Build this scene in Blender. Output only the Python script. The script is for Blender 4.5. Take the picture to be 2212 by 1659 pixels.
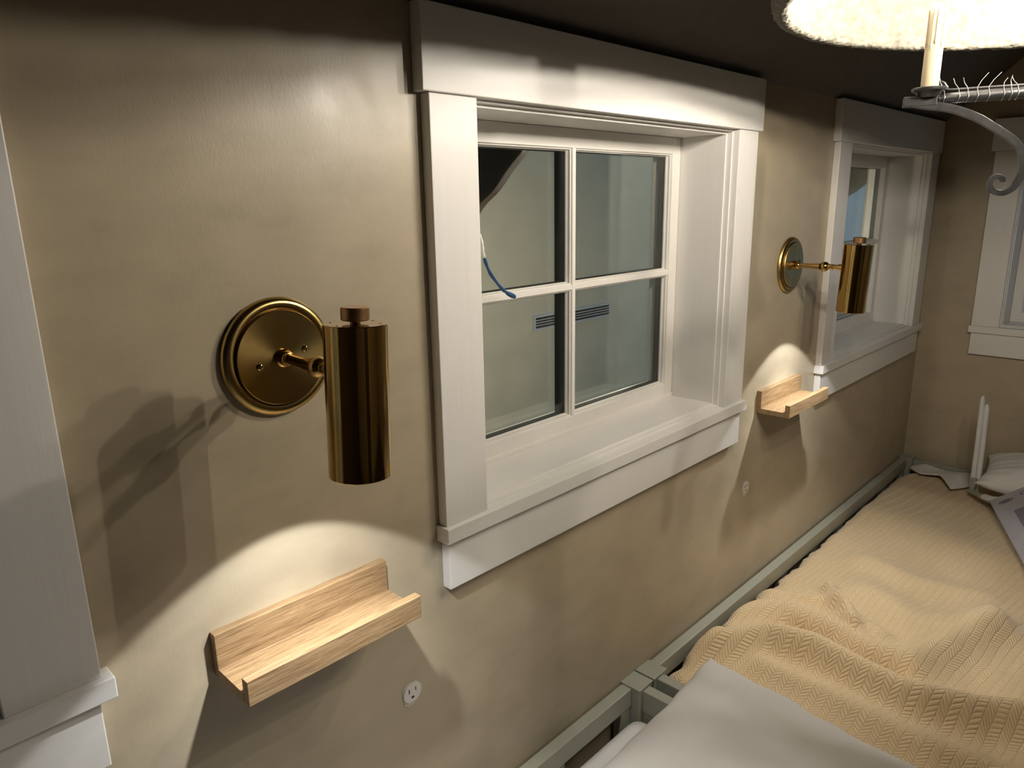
import bpy, bmesh, math, random
from mathutils import Vector, Matrix
random.seed(7)
D = bpy.data
SC = bpy.context.scene
COL = SC.collection
for o in list(D.objects):
    D.objects.remove(o, do_unlink=True)

# ------------------------------------------------------------------ camera
# metres; z = 0 is the top of the window stools, y = 0 the window wall, +x runs along that wall, room at y < 0
cam_d = D.cameras.new('camera')
cam = D.objects.new('camera', cam_d)
COL.objects.link(cam)
cam_d.sensor_fit = 'HORIZONTAL'
cam_d.sensor_width = 36.0
cam_d.lens = 36.0 * 1559.4 / 2212.0
cam_d.clip_start = 0.02
cam.matrix_world = (Matrix.Translation((-0.6657, -0.8090, 0.4888)) @ Matrix.Rotation(-0.8013, 4, 'Z')
                    @ Matrix.Rotation(1.3220, 4, 'X') @ Matrix.Rotation(-0.0171, 4, 'Z'))
SC.camera = cam

# ------------------------------------------------------------------ world (dusk sky), exposure
w = D.worlds.new('dusk_sky')
SC.world = w
w.use_nodes = True
bg = w.node_tree.nodes['Background']
bg.inputs[0].default_value = (0.30, 0.52, 0.80, 1)
bg.inputs[1].default_value = 0.40
SC.view_settings.view_transform = 'Standard'
SC.view_settings.look = 'None'
SC.view_settings.gamma = 1.0
SC.view_settings.exposure = 0.0
SC.view_settings.use_curve_mapping = False
SC.cycles.max_bounces = 5
SC.cycles.diffuse_bounces = 3
SC.cycles.glossy_bounces = 3
SC.cycles.transmission_bounces = 3
SC.cycles.transparent_max_bounces = 14
SC.cycles.caustics_reflective = False
SC.cycles.caustics_refractive = False
SC.cycles.use_adaptive_sampling = True
SC.cycles.adaptive_threshold = 0.05
BULB_POWER = 6500.0      # emission of each bulb's small filament
SPOT_WATTS = 6.0         # each sconce lamp, wide spill
CORE_WATTS = 7.5         # each sconce lamp, core of the beam

# ------------------------------------------------------------------ measures
TC, TH, TS, TA = 0.0185, 0.0215, 0.028, 0.0185        # how far casing, header, stool, apron stand off the wall
XL2, XR1, XR2 = 0.0889, 0.8792, 0.9687                # casing edges
ZH0, ZH1 = 0.632, 0.7433                              # header bottom, top
ZS0, ZA0 = -0.0255, -0.1092                           # stool bottom, apron bottom
XC = 2.517                                            # inner face of the end wall
W0, W2 = -1.459, 1.4666                               # offsets of the neighbouring windows
FLOOR = -1.0
SLOPE = 0.9                                           # roof pitch
YOPP, XNEAR = -3.4, -2.4

# ------------------------------------------------------------------ material helpers
def new_mat(name):
    m = D.materials.new(name)
    m.use_nodes = True
    nt = m.node_tree
    return m, nt, nt.nodes['Principled BSDF']

def N(nt, kind, **kw):
    n = nt.nodes.new(kind)
    for k, v in kw.items():
        if hasattr(n, k):
            setattr(n, k, v)
        else:
            n.inputs[k.replace('_', ' ')].default_value = v
    return n

def L(nt, a, b):
    nt.links.new(a, b)

def ramp(nt, fac, stops):
    r = nt.nodes.new('ShaderNodeValToRGB')
    el = r.color_ramp.elements
    while len(el) < len(stops):
        el.new(0.5)
    for e, (p, c) in zip(el, stops):
        e.position = p
        e.color = (*c, 1) if len(c) == 3 else c
    L(nt, fac, r.inputs[0])
    return r.outputs[0]

def coords(nt, scale=(1, 1, 1), rot=(0, 0, 0), src='Object'):
    tc = nt.nodes.new('ShaderNodeTexCoord')
    mp = nt.nodes.new('ShaderNodeMapping')
    mp.inputs['Scale'].default_value = scale
    mp.inputs['Rotation'].default_value = rot
    L(nt, tc.outputs[src], mp.inputs[0])
    return mp.outputs[0]

def noise(nt, vec, scale, detail=4, rough=0.55, dist=0.0):
    n = nt.nodes.new('ShaderNodeTexNoise')
    n.inputs['Scale'].default_value = scale
    n.inputs['Detail'].default_value = detail
    n.inputs['Roughness'].default_value = rough
    n.inputs['Distortion'].default_value = dist
    L(nt, vec, n.inputs['Vector'])
    return n.outputs[0]

def bump(nt, bsdf, height, strength, dist=0.002, prev=None):
    b = nt.nodes.new('ShaderNodeBump')
    b.inputs['Strength'].default_value = strength
    b.inputs['Distance'].default_value = dist
    L(nt, height, b.inputs['Height'])
    if prev:
        L(nt, prev, b.inputs['Normal'])
    L(nt, b.outputs[0], bsdf.inputs['Normal'])
    return b.outputs[0]

def simple(name, col, rough=0.5, metal=0.0, var=0.06, nscale=30, bstr=0.0, bscale=200, spec=0.5, stretch=(1, 1, 1), bdist=0.001):
    m, nt, b = new_mat(name)
    v = coords(nt, stretch)
    n = noise(nt, v, nscale, 2)
    lo = tuple(max(0, c * (1 - var)) for c in col)
    hi = tuple(min(1, c * (1 + var)) for c in col)
    L(nt, ramp(nt, n, [(0.3, lo), (0.7, hi)]), b.inputs['Base Color'])
    b.inputs['Roughness'].default_value = rough
    b.inputs['Metallic'].default_value = metal
    b.inputs['Specular IOR Level'].default_value = spec
    if bstr:
        bump(nt, b, noise(nt, v, bscale, 1), bstr, bdist)
    return m

def plaster(name, col):
    m, nt, b = new_mat(name)
    v = coords(nt)
    big = noise(nt, v, 2.2, 3, 0.6, 0.6)
    mid = noise(nt, coords(nt, (1, 1, 1.8)), 9, 4, 0.6, 0.15)
    mx = N(nt, 'ShaderNodeMath', operation='ADD')
    L(nt, big, mx.inputs[0]); L(nt, mid, mx.inputs[1])
    half = N(nt, 'ShaderNodeMath', operation='MULTIPLY'); half.inputs[1].default_value = 0.5
    L(nt, mx.outputs[0], half.inputs[0])
    L(nt, ramp(nt, half.outputs[0], [(0.36, tuple(c * 0.87 for c in col)), (0.5, col), (0.64, tuple(min(1, c * 1.1) for c in col))]), b.inputs['Base Color'])
    trow = noise(nt, coords(nt, (14, 14, 9), (0, 0.5, 0)), 0.8, 3, 0.6, 0.3)
    L(nt, ramp(nt, trow, [(0.2, (0.26,) * 3), (0.8, (0.46,) * 3)]), b.inputs['Roughness'])
    b.inputs['Specular IOR Level'].default_value = 0.55
    nb = bump(nt, b, noise(nt, coords(nt, (1, 1, 0.45)), 110, 4, 0.7, 0.0), 0.16, 0.0014)
    bump(nt, b, noise(nt, v, 300, 1), 0.04, 0.001, nb)
    return m

def paint(name, col, rough=0.34, grain=(1, 1, 1)):
    m, nt, b = new_mat(name)
    v = coords(nt, grain)
    n = noise(nt, v, 18, 2, 0.6, 0.4)
    L(nt, ramp(nt, n, [(0.3, tuple(c * 0.97 for c in col)), (0.7, col)]), b.inputs['Base Color'])
    b.inputs['Roughness'].default_value = rough
    b.inputs['Specular IOR Level'].default_value = 0.5
    bump(nt, b, noise(nt, v, 30, 3, 0.65, 0.4), 0.10, 0.002)
    return m

def oak(name):
    m, nt, b = new_mat(name)
    v = coords(nt, (5.0, 95, 95))
    streak = noise(nt, v, 1.7, 8, 0.72, 1.1)
    fine = noise(nt, coords(nt, (14, 520, 520)), 1.2, 5, 0.7, 0.3)
    L(nt, ramp(nt, streak, [(0.28, (0.17, 0.10, 0.048)), (0.45, (0.29, 0.185, 0.092)), (0.6, (0.36, 0.245, 0.13)), (0.78, (0.43, 0.305, 0.17))]), b.inputs['Base Color'])
    mixn = N(nt, 'ShaderNodeMix', data_type='RGBA', blend_type='MULTIPLY')
    mixn.inputs[0].default_value = 0.75
    L(nt, b.inputs['Base Color'].links[0].from_socket, mixn.inputs[6])
    L(nt, ramp(nt, fine, [(0.38, (0.45, 0.38, 0.32)), (0.5, (1, 1, 1))]), mixn.inputs[7])
    L(nt, mixn.outputs[2], b.inputs['Base Color'])
    b.inputs['Roughness'].default_value = 0.48
    bump(nt, b, fine, 0.25, 0.0015)
    return m

def darkwood(name, c0, c1, sc=(3, 30, 30)):
    m, nt, b = new_mat(name)
    v = coords(nt, sc)
    n = noise(nt, v, 1.5, 4, 0.65, 1.2)
    L(nt, ramp(nt, n, [(0.3, c0), (0.7, c1)]), b.inputs['Base Color'])
    b.inputs['Roughness'].default_value = 0.6
    bump(nt, b, n, 0.4, 0.004)
    return m

def brass(name, rough=0.2, aniso=0.0, axis='Z', col=(0.50, 0.335, 0.12), streak=None):
    m, nt, b = new_mat(name)
    v = coords(nt, streak or (1, 1, 1))
    n = noise(nt, v, 24, 4)
    L(nt, ramp(nt, n, [(0.3, tuple(c * 0.92 for c in col)), (0.7, tuple(c * 1.06 for c in col))]), b.inputs['Base Color'])
    b.inputs['Metallic'].default_value = 1.0
    b.inputs['Roughness'].default_value = rough
    if aniso:
        b.inputs['Anisotropic'].default_value = aniso
        t = nt.nodes.new('ShaderNodeTangent')
        t.direction_type = 'RADIAL'
        t.axis = axis
        L(nt, t.outputs[0], b.inputs['Tangent'])
    bump(nt, b, n, 0.03, 0.0005)
    return m

def emit(name, col, strength):
    m, nt, b = new_mat(name)
    b.inputs['Base Color'].default_value = (1, 0.95, 0.85, 1)
    b.inputs['Emission Color'].default_value = (*col, 1)
    b.inputs['Emission Strength'].default_value = strength
    return m

def glass(name, tint, ior):
    m, nt, b = new_mat(name)
    nt.nodes.remove(b)
    tr = N(nt, 'ShaderNodeBsdfTransparent'); tr.inputs[0].default_value = (*tint, 1)
    gl = N(nt, 'ShaderNodeBsdfGlossy'); gl.inputs['Roughness'].default_value = 0.0
    gl.inputs['Color'].default_value = (0.93, 1.0, 0.93, 1)
    lw = N(nt, 'ShaderNodeLayerWeight'); lw.inputs[0].default_value = 0.5
    r0 = ((ior - 1) / (ior + 1)) ** 2
    pw = N(nt, 'ShaderNodeMath', operation='POWER'); pw.inputs[1].default_value = 5.0
    L(nt, lw.outputs['Facing'], pw.inputs[0])
    fr = N(nt, 'ShaderNodeMath', operation='MULTIPLY_ADD'); fr.inputs[1].default_value = 1 - r0; fr.inputs[2].default_value = r0
    L(nt, pw.outputs[0], fr.inputs[0])
    mx = N(nt, 'ShaderNodeMixShader')
    L(nt, fr.outputs[0], mx.inputs[0]); L(nt, tr.outputs[0], mx.inputs[1]); L(nt, gl.outputs[0], mx.inputs[2])
    L(nt, mx.outputs[0], nt.nodes['Material Output'].inputs[0])
    return m

def blanket_mat(name):
    m, nt, b = new_mat(name)
    tc = nt.nodes.new('ShaderNodeTexCoord')
    wob = N(nt, 'ShaderNodeTexNoise'); wob.inputs['Scale'].default_value = 9
    L(nt, tc.outputs['UV'], wob.inputs['Vector'])
    rot = nt.nodes.new('ShaderNodeMapping'); rot.inputs['Rotation'].default_value = (0, 0, math.radians(97))
    L(nt, tc.outputs['UV'], rot.inputs[0])
    sep = nt.nodes.new('ShaderNodeSeparateXYZ'); L(nt, rot.outputs[0], sep.inputs[0])
    def M(op, a, bb=None, c=None):
        n = nt.nodes.new('ShaderNodeMath'); n.operation = op
        for i, s in enumerate((a, bb, c)):
            if s is None: continue
            if isinstance(s, (int, float)): n.inputs[i].default_value = s
            else: L(nt, s, n.inputs[i])
        return n.outputs[0]
    CW, P = 0.0175, 0.0088
    xs = M('ADD', M('DIVIDE', sep.outputs[0], CW), M('MULTIPLY', wob.outputs[0], 0.9))
    par = M('SUBTRACT', M('MULTIPLY', M('MODULO', M('FLOOR', M('ADD', xs, 1000.0)), 2.0), 2.0), 1.0)
    fx = M('FRACT', M('ADD', xs, 1000.0))
    ph = M('ADD', M('DIVIDE', sep.outputs[1], P), M('MULTIPLY', par, M('MULTIPLY', fx, 1.7)))
    ph = M('ADD', ph, M('MULTIPLY', wob.outputs[0], 3.5))
    tri = M('PINGPONG', ph, 0.5)
    ridge = M('SMOOTH_MIN', M('MULTIPLY', tri, 3.2), 1.0, 0.3)
    edge = M('SMOOTH_MIN', M('MULTIPLY', M('PINGPONG', fx, 0.5), 9.0), 1.0, 0.3)
    h = M('MULTIPLY', ridge, edge)
    fuzz = N(nt, 'ShaderNodeTexNoise'); fuzz.inputs['Scale'].default_value = 420
    L(nt, tc.outputs['UV'], fuzz.inputs['Vector'])
    h2 = M('ADD', h, M('MULTIPLY', fuzz.outputs[0], 0.45))
    L(nt, ramp(nt, h, [(0.0, (0.65, 0.475, 0.265)), (0.6, (0.74, 0.56, 0.335))]), b.inputs['Base Color'])
    b.inputs['Roughness'].default_value = 0.9
    b.inputs['Specular IOR Level'].default_value = 0.15
    b.inputs['Sheen Weight'].default_value = 0.25
    bump(nt, b, h2, 0.5, 0.0028)
    return m

M_ = {}
M_['wall'] = plaster('limewash_plaster', (0.435, 0.365, 0.255))
M_['panel'] = darkwood('added_dark_panelling', (0.05, 0.032, 0.018), (0.11, 0.07, 0.04), (30, 30, 3))  # invented dark panelling for unseen surfaces, keeps bounced light low
M_['ceiling'] = simple('ceiling_shade_paint', (0.11, 0.095, 0.08), 0.8, bstr=0.05)  # dark colour stands in for the shade on the ceiling, limits bounce
M_['floor'] = darkwood('floor_boards', (0.045, 0.028, 0.016), (0.10, 0.062, 0.034))
M_['stucco'] = simple('stucco', (0.56, 0.54, 0.43), 0.9, var=0.08, nscale=5, bstr=0.3, bscale=120)
M_['ground'] = simple('ground', (0.05, 0.055, 0.04), 0.95, var=0.3, nscale=8)
M_['trim_h'] = paint('white_trim_horizontal', (0.79, 0.765, 0.725), 0.36, (0.25, 5, 5))
M_['trim_v'] = paint('white_trim_vertical', (0.79, 0.765, 0.725), 0.36, (5, 5, 0.25))
M_['sash'] = paint('sash_paint', (0.80, 0.77, 0.72), 0.4, (2, 2, 2))
M_['spacer'] = simple('spacer_black', (0.012, 0.012, 0.011), 0.5)
M_['glass_in'] = glass('window_glass', (0.985, 0.99, 0.98), 1.42)
M_['glass_out'] = glass('window_glass_outer', (0.98, 0.985, 0.97), 1.70)
M_['brass_cyl'] = brass('brushed_brass_tube', 0.10, 0.35, 'Z')
M_['brass_plate'] = brass('brushed_brass_plate', 0.26, 0.75, 'Y', (0.46, 0.32, 0.115))
M_['brass'] = brass('polished_brass', 0.16)
M_['knurl'] = brass('knurled_brass', 0.36, col=(0.46, 0.27, 0.13))
M_['hole'] = simple('dark_hole', (0.006, 0.004, 0.003), 0.8)
M_['oak'] = oak('oak')
M_['plastic'] = simple('white_plastic', (0.72, 0.68, 0.64), 0.4, var=0.02)
M_['patch'] = simple('filler_putty', (0.60, 0.54, 0.44), 0.8)
M_['slot'] = simple('slot_black', (0.02, 0.018, 0.015), 0.6)
M_['sage'] = simple('sage_paint', (0.345, 0.345, 0.275), 0.42, var=0.03, bstr=0.04)
M_['sheet'] = simple('white_cotton', (0.74, 0.715, 0.68), 0.9, var=0.03, nscale=12, bstr=0.12, bscale=500, spec=0.2)
M_['blanket'] = blanket_mat('yellow_herringbone_cotton')
M_['shade'] = simple('felted_fibre', (0.20, 0.185, 0.15), 0.95, var=0.22, nscale=70, bstr=1.0, bscale=90, spec=0.1, bdist=0.006)
M_['iron'] = simple('grey_iron', (0.125, 0.125, 0.13), 0.36, metal=0.75, var=0.25, nscale=60, bstr=0.25, bscale=90)
M_['wire'] = simple('wire', (0.62, 0.6, 0.56), 0.35, metal=0.8)
M_['candle'] = simple('candle_sleeve', (0.78, 0.68, 0.50), 0.5, var=0.04, nscale=8, stretch=(8, 8, 1))
M_['bulb'] = glass('bulb_glass', (0.99, 0.985, 0.97), 1.4)
M_['filament'] = emit('lit_filament', (1.0, 0.915, 0.80), BULB_POWER)
M_['fillbulb'] = emit('lit_fill_bulb', (1.0, 0.91, 0.76), 1000.0)  # bulb of the added, unseen lantern that brightens the stucco
M_['lens'] = emit('lit_lens', (1.0, 0.95, 0.88), 6.0)
M_['blue'] = simple('blue_cord', (0.03, 0.095, 0.22), 0.3, var=0.1)
M_['paintblob'] = simple('white_paint_blob', (0.75, 0.73, 0.70), 0.5)
M_['timber'] = darkwood('weathered_timber', (0.016, 0.009, 0.004), (0.06, 0.036, 0.018), (40, 5, 14))
M_['ventmetal'] = simple('vent_metal', (0.50, 0.54, 0.56), 0.5)
M_['guardtube'] = simple('guard_tube', (0.72, 0.71, 0.69), 0.35)
M_['guardgrey'] = simple('guard_bracket', (0.34, 0.35, 0.29), 0.5, var=0.15)
M_['guardcloth'] = simple('guard_fabric', (0.46, 0.44, 0.47), 0.85, var=0.04, bstr=0.2, bscale=400)
M_['guardmesh'] = simple('guard_mesh', (0.22, 0.21, 0.24), 0.85, bstr=0.5, bscale=700)
M_['mark'] = simple('printed_mark', (0.12, 0.115, 0.12), 0.8)

# ------------------------------------------------------------------ mesh helpers
class MB:
    def __init__(s):
        s.v, s.f = [], []
    def add(s, vs, fs):
        n = len(s.v)
        s.v += [tuple(v) for v in vs]
        s.f += [tuple(i + n for i in f) for f in fs]
        return s
    def box(s, x0, x1, y0, y1, z0, z1):
        x0, x1 = sorted((x0, x1)); y0, y1 = sorted((y0, y1)); z0, z1 = sorted((z0, z1))
        vs = [(x0, y0, z0), (x1, y0, z0), (x1, y1, z0), (x0, y1, z0), (x0, y0, z1), (x1, y0, z1), (x1, y1, z1), (x0, y1, z1)]
        return s.add(vs, [(0, 3, 2, 1), (4, 5, 6, 7), (0, 1, 5, 4), (1, 2, 6, 5), (2, 3, 7, 6), (3, 0, 4, 7)])
    def prism(s, poly, a0, a1, fn):
        """poly of (p,q); fn(p,q,a)->xyz, extruded from a0 to a1"""
        n = len(poly)
        vs = [fn(p, q, a0) for p, q in poly] + [fn(p, q, a1) for p, q in poly]
        fs = [tuple(range(n))[::-1], tuple(range(n, 2 * n))]
        fs += [(i, (i + 1) % n, n + (i + 1) % n, n + i) for i in range(n)]
        return s.add(vs, fs)
    def lathe(s, prof, seg=48, fn=lambda r, a, h: (r * math.cos(a), r * math.sin(a), h), closed=False):
        """prof list of (r,h); ends are capped when r == 0"""
        rings = []
        vs, fs = [], []
        for r, h in prof:
            if r < 1e-7:
                rings.append([len(vs)]); vs.append(fn(0, 0, h))
            else:
                rings.append(list(range(len(vs), len(vs) + seg)))
                vs += [fn(r, 2 * math.pi * k / seg, h) for k in range(seg)]
        pairs = list(zip(rings, rings[1:]))
        if closed: pairs.append((rings[-1], rings[0]))
        for a, b in pairs:
            for k in range(seg):
                k2 = (k + 1) % seg
                if len(a) == 1 and len(b) == 1: continue
                if len(a) == 1: fs.append((a[0], b[k], b[k2]))
                elif len(b) == 1: fs.append((a[k], b[0], a[k2]))
                else: fs.append((a[k], b[k], b[k2], a[k2]))
        return s.add(vs, fs)
    def tube(s, pts, rad, seg=10, squash=None, cap=True):
        """tube along pts; rad a number or list; squash=(sx,sy) scales the section; frame kept parallel"""
        P = [Vector(p) for p in pts]
        n = len(P)
        R = rad if isinstance(rad, (list, tuple)) else [rad] * n
        T = [(P[min(i + 1, n - 1)] - P[max(i - 1, 0)]).normalized() for i in range(n)]
        up = Vector((0, 0, 1)) if abs(T[0].z) < 0.9 else Vector((1, 0, 0))
        nn = (up - T[0] * up.dot(T[0])).normalized()
        vs, fs = [], []
        sx, sy = squash or (1, 1)
        for i in range(n):
            nn = (nn - T[i] * nn.dot(T[i])).normalized()
            bb = T[i].cross(nn)
            for k in range(seg):
                a = 2 * math.pi * (k + 0.5) / seg
                vs.append(P[i] + (nn * math.cos(a) * sx + bb * math.sin(a) * sy) * R[i])
        for i in range(n - 1):
            for k in range(seg):
                k2 = (k + 1) % seg
                fs.append((i * seg + k, i * seg + k2, (i + 1) * seg + k2, (i + 1) * seg + k))
        if cap:
            fs.append(tuple(range(seg))[::-1]); fs.append(tuple(range((n - 1) * seg, n * seg)))
        return s.add(vs, fs)
    def rect_loops(s, x0, x1, z0, z1, steps):
        """picture-frame moulding: steps of (inset, y)"""
        vs, fs = [], []
        for ins, y in steps:
            vs += [(x0 + ins, y, z0 + ins), (x1 - ins, y, z0 + ins), (x1 - ins, y, z1 - ins), (x0 + ins, y, z1 - ins)]
        for i in range(len(steps) - 1):
            for k in range(4):
                fs.append((i * 4 + k, i * 4 + (k + 1) % 4, (i + 1) * 4 + (k + 1) % 4, (i + 1) * 4 + k))
        return s.add(vs, fs)
    def build(s, name, mat, parent=None, smooth=None, bevel=0.0, segs=2, sub=0, fix=True):
        me = D.meshes.new(name)
        me.from_pydata(s.v, [], s.f)
        me.update()
        if fix:
            bm = bmesh.new(); bm.from_mesh(me)
            bmesh.ops.recalc_face_normals(bm, faces=bm.faces)
            bm.to_mesh(me); bm.free()
        me.materials.append(M_[mat])
        o = D.objects.new(name, me)
        COL.objects.link(o)
        if parent is not None: o.parent = parent
        if bevel:
            b = o.modifiers.new('bevel', 'BEVEL'); b.width = bevel; b.segments = segs
            b.limit_method = 'ANGLE'; b.angle_limit = math.radians(40)
        if sub:
            b = o.modifiers.new('subdivision', 'SUBSURF'); b.levels = sub; b.render_levels = sub
        if smooth is not None:
            if smooth >= 180:
                for p in me.polygons: p.use_smooth = True
            else:
                me.shade_smooth() if hasattr(me, 'shade_smooth') else None
                try:
                    me.set_sharp_from_angle(angle=math.radians(smooth))
                except Exception:
                    pass
        return o

def tag(o, label=None, cat=None, group=None, kind=None):
    if label: o['label'] = label
    if cat: o['category'] = cat
    if group: o['group'] = group
    if kind: o['kind'] = kind
    return o

def empty(name, loc=(0, 0, 0), rot=(0, 0, 0)):
    e = D.objects.new(name, None)
    e.empty_display_size = 0.05
    COL.objects.link(e)
    e.location = loc; e.rotation_euler = rot
    return e

def copy_tree(o, parent=None):
    kids = [c for c in D.objects if c.parent == o]
    c = o.copy()
    COL.objects.link(c)
    c.parent = parent
    for k in kids:
        copy_tree(k, c)
    return c

def spline(pts, n=8):
    P = [Vector(p) for p in pts]
    out = []
    for i in range(len(P) - 1):
        p0, p1, p2, p3 = P[max(i - 1, 0)], P[i], P[i + 1], P[min(i + 2, len(P) - 1)]
        for k in range(n):
            t = k / n
            out.append(0.5 * ((2 * p1) + (p2 - p0) * t + (2 * p0 - 5 * p1 + 4 * p2 - p3) * t * t + (3 * p1 - p0 - 3 * p2 + p3) * t ** 3))
    out.append(P[-1])
    return out

# ================================================================== THE SETTING
OX0, OX1, OZ0, OZ1 = 0.084, 0.884, -0.022, 0.637       # hole in the wall behind each window (window coordinates)
WT = 0.20                                             # wall thickness

def wall_rects(a0, a1, b0, b1, holes):
    """split the rectangle a0..a1 x b0..b1 around holes (ha0,ha1) that share one height band"""
    res = []
    cuts = sorted(holes)
    x = a0
    for h0, h1 in cuts:
        res.append((x, h0, b0, b1))
        res.append((h0, h1, b0, OZ0)); res.append((h0, h1, OZ1, b1))
        x = h1
    res.append((x, a1, b0, b1))
    return res

mb = MB()
for a0, a1, b0, b1 in wall_rects(XNEAR, XC, FLOOR, 0.90, [(OX0 + d, OX1 + d) for d in (W0, 0, W2)]):
    mb.box(a0, a1, 0, WT, b0, b1)
tag(mb.build('wall_left', 'wall'), 'beige limewashed plaster wall with three white windows', 'wall', kind='structure')

W3Y = -0.180
mb = MB()
for a0, a1, b0, b1 in wall_rects(-WT, -YOPP + WT, FLOOR, 0.74, [(OX0 - W3Y, OX1 - W3Y)]):
    mb.box(XC, XC + WT, -a0, -a1, b0, b1)
RIDGE_Y = YOPP / 2
mb.prism([(WT, 0.74), (-0.0, 0.74 + 0.1), (RIDGE_Y, 0.84 - SLOPE * RIDGE_Y), (YOPP, 0.84), (YOPP - WT, 0.74)], XC, XC + WT, lambda p, q, a: (a, p, q))
tag(mb.build('wall_far', 'wall'), 'shaded end wall of beige plaster behind the far pillow', 'wall', kind='structure')

W5X = 2.10
mb = MB()
for a0, a1, b0, b1 in wall_rects(XNEAR - WT, XC + WT, FLOOR, 0.9, [(W5X - OX1, W5X - OX0)]):
    mb.box(a0, a1, YOPP - WT, YOPP, b0, b1)
tag(mb.build('wall_right', 'wall'), 'plaster wall across the room from the windows', 'wall', kind='structure')
mb = MB()
mb.prism([(WT, FLOOR), (WT, 0.84), (RIDGE_Y, 0.84 - SLOPE * RIDGE_Y), (YOPP - WT, 0.84), (YOPP - WT, FLOOR)], XNEAR - WT, XNEAR, lambda p, q, a: (a, p, q))
tag(mb.build('wall_near', 'panel'), 'unseen end wall behind the camera, dark panelling added to cut bounced light', 'wall', kind='structure')
mb = MB(); mb.box(XNEAR - WT, XC + WT, YOPP - WT, WT, FLOOR - 0.1, FLOOR)
tag(mb.build('floor', 'floor'), 'dark wooden floor under the beds', 'floor', kind='structure')
mb = MB()
zr = ZH1 - SLOPE * RIDGE_Y
mb.prism([(0.10, ZH1 - 0.002), (0.0, ZH1), (RIDGE_Y, zr), (YOPP, ZH1), (YOPP - 0.1, ZH1), (YOPP - 0.1, ZH1 + 0.15), (RIDGE_Y, zr + 0.16), (0.10, ZH1 + 0.16)],
         XNEAR - WT, XC + WT, lambda p, q, a: (a, p, q))
tag(mb.build('ceiling', 'ceiling'), 'sloping ceiling, coloured dark to stand for its shade, rising from the tops of the window headers', 'ceiling', kind='structure')

# outside: eave, ground, the wall across the passage
mb = MB()
mb.prism([(0.08, 1.02), (0.50, 1.085 - SLOPE * 0.50), (0.50, 1.14 - SLOPE * 0.50), (0.08, 1.09)], XNEAR, 3.20, lambda p, q, a: (a, p, q))
tag(mb.build('trim_1', 'timber'), 'dark timber eave boards outside above the windows', 'eave', kind='structure')
mb = MB(); mb.box(-6, 30, WT, 30, -1.6, -1.5)
tag(mb.build('ground', 'ground'), 'dark ground outside the windows', 'ground', kind='structure')
mb = MB(); mb.box(-2.0, 3.7, 1.60, 1.85, -1.6, 1.7)
tag(mb.build('wall_outside', 'stucco'), 'pale greenish stucco wall seen through the middle window', 'wall', kind='structure')

# ------------------------------------------------------------------ windows
JX0, JX1 = 0.0961, 0.872            # jamb faces
JZ0, JZ1 = 0.0075, 0.6225           # sill board top, head jamb underside
SY = 0.123                          # sash face
GX = [(0.130, 0.4775), (0.4875, 0.838)]
GZ = [(0.043, 0.311), (0.321, 0.586)]

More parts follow.
